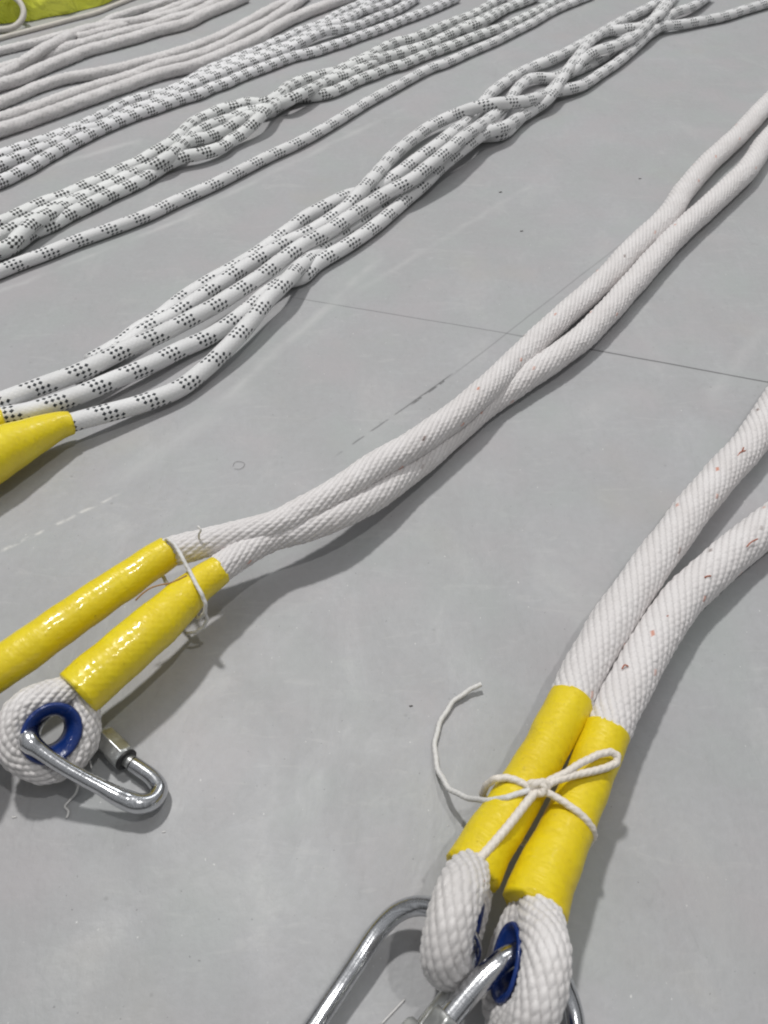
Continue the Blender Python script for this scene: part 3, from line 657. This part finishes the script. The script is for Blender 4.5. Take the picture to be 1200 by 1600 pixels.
cdn = tag(tube('thin_cord', RX([(-60, 82), (0, 60), (37, 50), (75, 40), (112, 30), (150, 20), (175, 10), (200, 0), (225, -10)], 2.6, 2.6), 2.6, M_CORD, None, 20, .002, None), 'thin pale cord along the front edge of the neon bag', 'cord')

# ================================================================== neon bag with its looped cord
def bag():
    a = P(-90, 46); b_ = P(215, -12)
    ax = (b_ - a); Lh = ax.length / 2; ax.normalize(); nrm = Vector((-ax.y, ax.x, 0)); nrm = nrm if nrm.y > 0 else -nrm
    cen = (a + b_) / 2 + nrm * .10
    nu, nv = 150, 60; V = []; 
    for j in range(nv + 1):
        ph = j / nv * math.pi / 2
        for i in range(nu):
            th = i / nu * 2 * math.pi
            cx = math.cos(th); cy = math.sin(th)
            sx = abs(cx) ** .75 * (1 if cx >= 0 else -1); sy = abs(cy) ** .75 * (1 if cy >= 0 else -1)
            pr = math.cos(ph) ** .6
            v = ax * (sx * Lh * pr) + nrm * (sy * .13 * pr) + Vector((0, 0, .085 * math.sin(ph) ** .8))
            q = v * 17
            n1 = 1 - abs(noise.noise(q)) * 2; n2 = 1 - abs(noise.noise(q * 2.3 + Vector((5, 1, 2)))) * 2
            out = Vector((v.x, v.y, v.z * .8 + .01)).normalized()
            v = v + out * (.015 * n1 + .008 * n2) * min(1, .25 + ph)
            v.z = max(v.z, .0006)
            V.append(tuple(cen + v))
    Fc = []
    for j in range(nv):
        for i in range(nu):
            Fc.append((j * nu + i, j * nu + (i + 1) % nu, (j + 1) * nu + (i + 1) % nu, (j + 1) * nu + i))
    return mesh_np('bag', V, Fc, M_BAG)
tag(bag(), 'crumpled neon yellow-green nylon bag at the top left corner', 'bag')
lp = tag(tube('cord_loop', RX([(-50, 45, 4), (-20, 47, 4), (5, 46, 4), (22, 42, 5), (33, 32, 9), (37, 19, 16), (32, 5, 24), (18, -6, 30), (0, -10, 33), (-25, -6, 33)], 5, 3.2), 3.2, M_CORD, None, 22, .002, None),
    'curved loop of pale cord in front of the neon bag', 'cord')

# ================================================================== lint, threads and grit on the floor
def scrap(name, path, h, r, mat, label, cat):
    o = tube(name, RX(path, h, r), r, mat, None, 8, .0008, None); tag(o, label, cat); return o
scrap('hair_curl', [(364, 728), (367, 722), (375, 721), (382, 724), (380, 730), (373, 733), (366, 732)], .5, .08, M_DIRT, 'tiny dark curled hair on bare floor above the middle ropes', 'hair')
scrap('lint_thread', [(104, 1278), (107, 1268), (101, 1260), (106, 1254), (110, 1249), (118, 1240, 2), (124, 1222, 3)], .8, .45, M_LINT, 'frayed white thread scrap on the floor below the round eye', 'thread')
scrap('lint_thread', [(136, 1170, 6), (139, 1183, 5), (143, 1200, 4)], .8, .3, M_LINT, 'short white thread hanging beside the left carabiner gate', 'thread')
scrap('lint_thread', [(596, 1600), (612, 1583), (632, 1562)], .5, .28, M_LINT, 'straight fine white thread on the floor inside the bottom carabiner', 'thread')
scrap('lint_thread', [(741, 1470, 10), (744, 1492, 12), (738, 1516, 14), (726, 1540, 14)], .5, .5, M_LINT, 'pale thread between the two foreground rope eyes', 'thread')
scrap('lint_tuft', [(311, 842, 39), (311, 834, 43), (314, 828, 46), (309, 822, 47)], .8, .45, M_LINT, 'small white tuft standing on the rope beside the left twine', 'lint')
spots = [((903, 1005), 'near the left rope above its yellow sleeve', M_DIRT, .7), ((642, 1103), 'on bare floor left of the trailing twine tail', M_DIRT, .55),
         ((700, 1290), 'on bare floor left of the right yellow sleeves', M_LINT, .3), ((22, 1277), 'bottom left, below the round eye', M_LINT, .6), ((256, 1300), 'just under the left carabiner bend', M_LINT, .5),
         ((782, 300), 'on bare floor right of the near bundle hump', M_DIRT, .9), ((815, 361), 'on bare floor between near bundle and middle ropes', M_DIRT, .8), ((1000, 279), 'left of the middle ropes near the right edge', M_DIRT, .8)]
for (x, y), lab, m, r_ in spots:
    V = []; 
    bm_o = tube('floor_speck', [tuple(P(x, y, r_ * .4) + Vector((dx * r_ * MM, dy * r_ * MM, 0))) for dx, dy in ((-1.2, .1), (-.3, -.2), (.5, .25), (1.3, -.05))], r_ * .45, m, None, 8, .0004, None)
    tag(bm_o, 'tiny %s speck %s' % ('pale' if m is M_LINT else 'dark', lab), 'speck')

for o in list(bpy.data.objects):
    if o.type == 'EMPTY': adopt(o)
